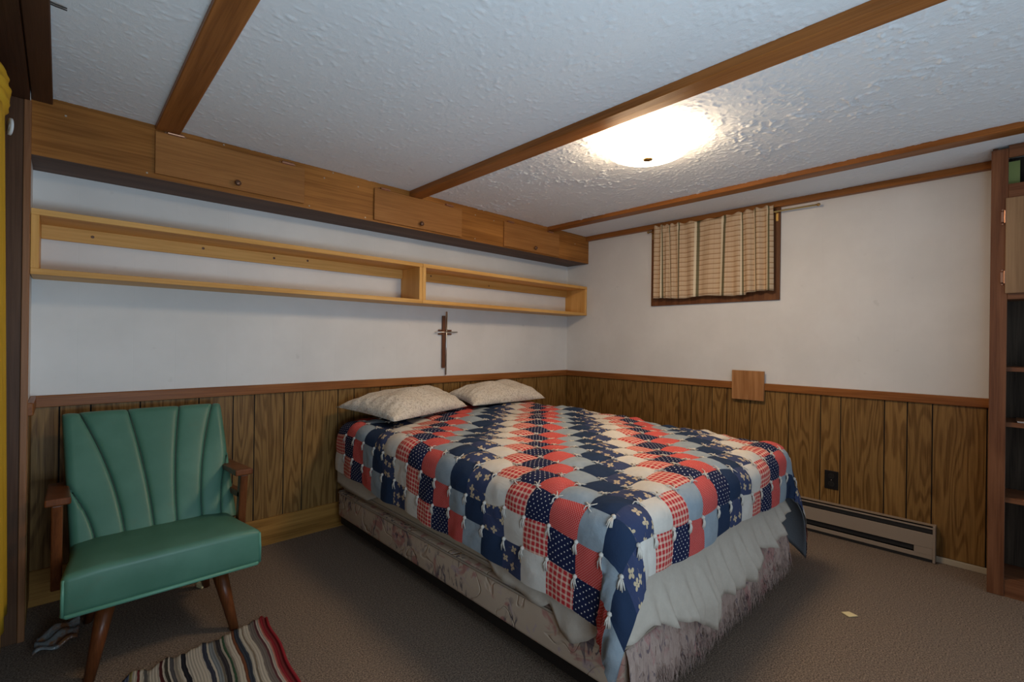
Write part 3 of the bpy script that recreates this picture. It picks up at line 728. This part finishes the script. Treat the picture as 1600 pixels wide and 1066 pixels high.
# ------------------------------------------------------------------ green chair
t = NT('green_vinyl'); v = t.obj()
n1 = t.noise(v, 4, 4, .6); n2 = t.noise(v, 300, 2)
col = t.mix(t.smooth(n1, .35, .7), (.056, .160, .110), (.076, .198, .142))
col = t.mix(t.math('MULTIPLY', t.smooth(t.noise(t.vmath('ADD', v, (3, 3, 3)), 5, 4, .7), .58, .75), .35), col, (.095, .125, .075))
M['vinyl'] = t.done(col, t.math('ADD', .34, t.math('MULTIPLY', n1, .18)), bump=n2, strength=.06, dist=.002, spec=.45)
M['vinyl_pipe'] = plain('green_piping', (.10, .27, .195), .4)
ch = thing('lounge_chair', 'green vinyl lounge chair with fluted back and wooden arms', 'chair', (-3.26, -.52, 0))
# seat: flared T-shaped cushion, slightly dropping towards the back
def seat():
    bm = bmesh.new()
    prof = [(-3.566, -2.942, -.815, .252, .394), (-3.540, -2.978, -.60, .246, .392), (-3.532, -2.985, -.30, .236, .366)]
    rings = []
    for xl, xr, y, zb, zt in prof:
        xs = np.linspace(xl, xr, 7)
        rings.append([bm.verts.new((x, y, zb)) for x in xs]+[bm.verts.new((x, y, zt+(.010 if 0 < k < 6 else 0))) for k, x in reversed(list(enumerate(xs)))])
    for A, B in zip(rings, rings[1:]):
        for k in range(14): bm.faces.new((A[k], A[(k+1) % 14], B[(k+1) % 14], B[k]))
    bm.faces.new(rings[0]); bm.faces.new(rings[-1][::-1])
    bmesh.ops.recalc_face_normals(bm, faces=bm.faces[:])
    ed = [e for e in bm.edges if len(e.link_faces) == 2 and e.calc_face_angle(0) > .8]
    bmesh.ops.bevel(bm, geom=ed, offset=.024, segments=4, affect='EDGES', profile=.5); bm.verts.index_update()
    g = MB().add([q.co for q in bm.verts], [tuple(q.index for q in f.verts) for f in bm.faces]); bm.free(); return g
st_ = seat().build('seat', 'vinyl', ch); autosmooth(st_, 60)
MB().tube([(-3.526, -.33, .238), (-3.538, -.60, .248), (-3.558, -.790, .255), (-3.548, -.812, .256), (-2.962, -.812, .256), (-2.950, -.790, .255), (-2.979, -.60, .248), (-2.99, -.33, .238)], .0075, 8).build('piping', 'vinyl_pipe', st_, True)
for xx, sg in ((-3.558, -1), (-2.951, 1)): MB().tube([(xx, -.808, .258), (xx, -.810, .32), (xx-sg*.002, -.806, .380)], .0052, 8).build('piping', 'vinyl_pipe', st_, True)
# fluted back
GRV = [(.13, -.42), (.29, .09), (.46, .37), (.60, .705), (.76, .94), (.89, 1.21)]
def back():
    n, mm = 281, 81; g = MB(); front = np.zeros((n, mm, 3)); rear = np.zeros((n, mm, 3))
    for k in range(mm):
        v = k/(mm-1); zc = .335+v*(.848-.335); yc = -.405+v*(.265)
        gl = [-.02]+[ub+(ut-ub)*v**1.8 for ub, ut in GRV]+[1.02]
        wl_, wr_ = -3.535-.028*v, -2.952-.018*v
        for i in range(n):
            u = i/(n-1); x = wl_+(wr_-wl_)*u
            d = 0
            for a, c in zip(gl, gl[1:]):
                if a <= u <= c:
                    w_ = c-a; q = (u-a)/w_
                    d = .016*(max(1-abs(2*q-1)**(9 if w_ > .1 else 4), 0)**.5)+.004*max(1-(2*q-1)**2, 0)
            es = min(u, 1-u)*.60; ev = (1-v)*.5
            rnd = 0
            for e_, R_ in ((es, .030), (ev, .030)):
                if e_ < R_: rnd += R_-math.sqrt(max(R_*R_-(R_-e_)**2, 0))
            d -= rnd*.8
            nv = np.array([0, -.90, .44])
            base = np.array([x, yc, zc])
            front[i, k] = base+nv*(.045+d); rear[i, k] = base-nv*(.035-rnd*.5)
    g.grid(front); g.grid(rear)
    # close the rim
    for A in (0, n-1):
        g.grid(np.stack([front[A], rear[A]], 0))
    for A in (0, mm-1): g.grid(np.stack([front[:, A], rear[:, A]], 0))
    return g
o = back().build('backrest', 'vinyl', ch, True)
bm = bmesh.new(); bm.from_mesh(o.data); bmesh.ops.remove_doubles(bm, verts=bm.verts[:], dist=.0005); bmesh.ops.recalc_face_normals(bm, faces=bm.faces[:]); bm.to_mesh(o.data); bm.free(); autosmooth(o, 55)
M['groove_line'] = plain('groove_shade', (.014, .042, .030), .5)  # dark tubes put the shade of the back's grooves into colour
for ub, ut in GRV:
    pts = []
    for v in np.linspace(0, .985, 26):
        u = ub+(ut-ub)*v**1.8
        if not .012 < u < .988: break
        x0_, x1_ = -3.535-.028*v, -2.952-.018*v
        off = .0490-(.020*max(0, (v-.95)/.05)**2)
        pts.append((x0_+(x1_-x0_)*u, -.405+v*.265-.90*off, .335+v*.513+.44*off))
    MB().tube(pts, .0055, 8).build('groove_line', 'groove_line', o, True)
# wooden arms and legs
def slab(pts_front, pts_back): # hex from two quads
    return MB().add(pts_front+pts_back, [(0, 1, 2, 3), (7, 6, 5, 4), (0, 4, 5, 1), (1, 5, 6, 2), (2, 6, 7, 3), (3, 7, 4, 0)])
def bevelled(mb, name, parent, bev=.005):
    o = mb.build(name, 'chair_wood', parent); md = o.modifiers.new('bevel', 'BEVEL'); md.width = bev; md.segments = 2; return o
for sgn, xi in ((-1, -3.545), (1, -2.985)):
    xo = xi+sgn*.062; a, c = sorted((xi-sgn*.010, xo))
    arm = bevelled(slab([(a, -.595, .578), (c, -.595, .578), (c, -.595, .604), (a, -.595, .604)], [(a+.004, -.20, .552), (c-.004, -.20, .552), (c-.004, -.20, .576), (a+.004, -.20, .576)]), 'armrest', ch)
    a2, c2 = sorted((xi+sgn*.012, xi+sgn*.044))
    bevelled(slab([(a2, -.590, .578), (c2, -.590, .578), (c2, -.545, .578), (a2, -.545, .578)], [(a2, -.535, .245), (c2, -.535, .245), (c2, -.490, .245), (a2, -.490, .245)]), 'arm_post', ch)
    bevelled(slab([(a2, -.565, .470), (c2, -.565, .470), (c2, -.565, .500), (a2, -.565, .500)], [(a2, -.22, .435), (c2, -.22, .435), (c2, -.22, .465), (a2, -.22, .465)]), 'side_rail', ch)
    bevelled(slab([(a2, -.245, .555), (c2, -.245, .555), (c2, -.205, .555), (a2, -.205, .555)], [(a2, -.275, .235), (c2, -.275, .235), (c2, -.235, .235), (a2, -.235, .235)]), 'rear_post', ch)
for p0, p1, r0, r1 in (((-3.435, -.735, .262), (-3.488, -.792, 0), .030, .016), ((-3.090, -.735, .262), (-3.038, -.788, 0), .030, .016), ((-3.43, -.40, .262), (-3.475, -.325, 0), .028, .015), ((-3.095, -.40, .262), (-3.048, -.318, 0), .028, .015)):
    MB().tube([p0, tuple((np.array(p0)+np.array(p1))/2), p1], [r0, (r0+r1)/2, r1], 16).build('leg', 'chair_wood', ch, True)
MB().box(-3.49, -3.03, -.76, -.38, .236, .262).build('seat_frame', 'chair_wood', ch)

# ------------------------------------------------------------------ rag rug
t = NT('rag_rug'); u, v = t.uv()
rampn = t.n('ValToRGB'); rampn.color_ramp.interpolation = 'CONSTANT'
cream = (.60, .53, .43); STR = [(0, (.20, .03, .03)), (.010, (.33, .025, .035)), (.020, (.50, .16, .12)), (.026, (.55, .48, .40)), (.036, (.14, .05, .055)), (.044, (.20, .17, .15)), (.066, cream), (.086, (.26, .20, .14)), (.092, cream), (.104, (.045, .055, .075)), (.120, (.21, .075, .035)), (.130, cream), (.150, (.30, .25, .20)), (.158, (.035, .09, .045)), (.166, (.42, .37, .30)), (.172, (.05, .045, .05)), (.188, (.25, .21, .16)), (.196, (.27, .29, .30)), (.212, cream), (.220, (.045, .05, .075)), (.234, cream), (.286, (.022, .022, .030)), (.302, cream), (.312, (.33, .28, .22)), (.326, (.10, .095, .10)), (.336, cream), (.342, (.05, .045, .035)), (.352, cream), (.358, (.10, .025, .025)), (.368, cream), (.396, (.40, .35, .28)), (.402, (.13, .12, .11)), (.414, cream), (.424, (.16, .03, .03)), (.432, cream), (.446, (.30, .25, .10)), (.456, (.09, .12, .20))]
el = rampn.color_ramp.elements
while len(el) > 1: el.remove(el[-1])
wob = t.math('ADD', u, t.math('MULTIPLY', t.math('SUBTRACT', t.noise(t.n('TexCoord').outputs['UV'], 16, 2), .5), .010))
# the ramp holds 32 stops, so the far stripes come from a second one
r2 = t.n('ValToRGB'); r2.color_ramp.interpolation = 'CONSTANT'; e2 = r2.color_ramp.elements
while len(e2) > 1: e2.remove(e2[-1])
for ramp, els, lst in ((rampn, el, [s for s in STR if s[0] < .22]), (r2, e2, [s for s in STR if s[0] >= .22])):
    els[0].position = 0; els[0].color = (*lst[0][1], 1)
    for pos, cc in lst[1:]: q = els.new(pos*2); q.color = (*cc, 1)
    t.put(ramp.inputs[0], t.math('MULTIPLY', wob, 2.0))
cr = t.mix(t.math('GREATER_THAN', wob, .22), rampn.outputs[0], r2.outputs[0])
wv = t.math('SINE', t.math('MULTIPLY', v, 900.0)); wu = t.math('SINE', t.math('MULTIPLY', u, 700.0))
weave = t.math('MULTIPLY', t.math('ADD', wv, 1.0), t.math('ADD', wu, 1.6))
cr = t.mix(t.math('MULTIPLY', t.smooth(wv, -.2, -.95), .35), cr, (.05, .04, .035))
M['rug'] = t.done(cr, .95, bump=weave, strength=.7, dist=.004, spec=.08)
RO = np.array([-2.930, -.815]); RE = np.array([-3.430, -.870]); ru = (RE-RO)/np.linalg.norm(RE-RO); rv = np.array([-.075, -1.0]); rv /= np.linalg.norm(rv)
n, mm = 84, 60; P = np.zeros((n, mm, 3)); UV = np.zeros((n, mm, 2))
for i in range(n):
    a = i/(n-1)*.475
    e0 = -.028*math.exp(-((a-.065)/.030)**2)-.010*math.sin(a*60)-.006*math.sin(a*170)+.012*math.exp(-(a/.012)**2)
    for k in range(mm):
        b_ = k/(mm-1); L = e0+b_*(.80-e0)
        pt = RO+ru*(a+.004*math.sin(L*22))+rv*L
        z = .010+.003*math.sin(a*75+L*6)+.004*math.exp(-(b_/.03)**2)*(.5+.5*math.sin(a*90))+.010*math.exp(-((a-.01)/.012)**2)*math.exp(-b_/.04)
        P[i, k] = (pt[0], pt[1], z); UV[i, k] = (a, L)
rg = thing('rag_rug', 'striped woven rag rug on the carpet before the green chair', 'rug', (-3.2, -1.2, 0))
rw = MB().grid(P, UV).build('woven_field', 'rug', rg, True, fix=False)
sd = rw.modifiers.new('thick', 'SOLIDIFY'); sd.thickness = .009; sd.offset = -1
M['rug_red'] = plain('rug_red', (.26, .020, .028), .9, 0, .1)
MB().tube([tuple(P[0, k]+np.array([.003, 0, .002])) for k in range(0, mm, 4)], .006, 6).build('red_binding', 'rug_red', rg, True)

# ------------------------------------------------------------------ yellow curtain in the left opening
t = NT('yellow_cloth'); v = t.obj()
col = t.mix(t.noise(v, 5, 3), (.42, .235, .012), (.55, .33, .03))
M['yellow'] = t.done(col, .8, bump=t.noise(v, 200, 2), strength=.1, dist=.002, spec=.15)
n, mm = 110, 40; P = np.zeros((n, mm, 3))
for i in range(n):
    a = i/(n-1)
    for k in range(mm):
        q = k/(mm-1); z = 1.90+(.195-1.90)*q-.02*a*q
        spread = .55+.45*q
        y = -.765+.31*q*(1-.12*q) - a*(.30+.55*spread)
        x = -3.712+.012*math.sin(a*38+q*1.5)*(.6+.4*q)
        P[i, k] = (x, y, z)
yc = thing('yellow_curtain', 'mustard yellow curtain knotted up in the timber-framed opening', 'curtain', (-3.72, -.9, .19))
pl = MB().grid(P).build('panel', 'yellow', yc, True, fix=False); pl.modifiers.new('thick', 'SOLIDIFY').thickness = .003
n, mm = 60, 26; P = np.zeros((n, mm, 3))
for i in range(n):
    a = 2*PI*i/(n-1)
    for k in range(mm):
        q = k/(mm-1); r_ = (.015+.034*math.sin(PI*q)**.6)*(1+.10*math.sin(a*3+q*26)+.06*math.sin(q*60))
        P[i, k] = (-3.728+r_*math.cos(a)*.7, -.815+r_*math.sin(a)*1.5, 1.86+.19*q)
MB().grid(P).build('knot', 'yellow', yc, True)
MB().lathe([(.014, -.003), (.026, -.003), (.027, .003), (.014, .003), (.014, -.003)], (-3.695, -.772, 1.868), (1, .3, 0), 24).build('ring', 'ring', yc, True)
MB().tube([(-3.735, -.80, 2.04), (-3.735, -.80, 2.122)], .004, 6).build('cord', 'ring', yc)

# ------------------------------------------------------------------ small loose things
t = NT('bag_film'); v = t.obj()
col = t.mix(t.smooth(t.noise(v, 18, 3), .45, .6), (.16, .175, .18), (.17, .075, .035))
M['bag'] = t.done(col, .25, bump=t.noise(v, 30, 3), strength=.6, dist=.02, spec=.6)
n = 16; P = np.zeros((n, n, 3))
for i in range(n):
    for k in range(n):
        a, b_ = i/(n-1), k/(n-1)
        P[i, k] = (-3.635+.125*a+.012*b_, -.50+.13*b_+.03*a, .012+.035*b_*(.4+a)+.010*math.sin(a*9+b_*5)+.007*math.sin(b_*17))
bg_ = MB().grid(P).build('plastic_bag', 'bag', None, True, fix=False); bg_.modifiers.new('thick', 'SOLIDIFY').thickness = .003
bg_.location.z = .004
tag(bg_, 'crumpled plastic bag on the carpet beneath the green chair', 'bag')
tag(slab([(-1.035, -2.500, .002), (-1.000, -2.525, .002), (-.985, -2.490, .002), (-1.018, -2.468, .002)], [(-1.035, -2.500, .0045), (-1.000, -2.525, .006), (-.985, -2.490, .0045), (-1.018, -2.468, .006)]).build('paper_scrap', 'paper'), 'tiny yellow paper scrap lying on the open carpet', 'paper')
tag(slab([(-3.085, -.300, .002), (-3.070, -.335, .002), (-3.055, -.325, .002), (-3.070, -.290, .002)], [(-3.085, -.300, .020), (-3.070, -.335, .010), (-3.055, -.325, .010), (-3.070, -.290, .022)]).build('paper_scrap', 'paper'), 'crumpled pale paper scrap beside the rear leg of the green chair', 'paper')
hk = thing('ceiling_hook', 'pair of thin dark wire hooks under the ceiling by the dark beam', 'hook', (-3.59, -1.055, CH-.03))
for dy in (0, .012): MB().tube([(-3.612, -1.062+dy, CH-.012), (-3.590, -1.060+dy, CH-.014), (-3.566, -1.057+dy, CH-.013)], .0018, 6).build('wire', 'black_metal', hk)
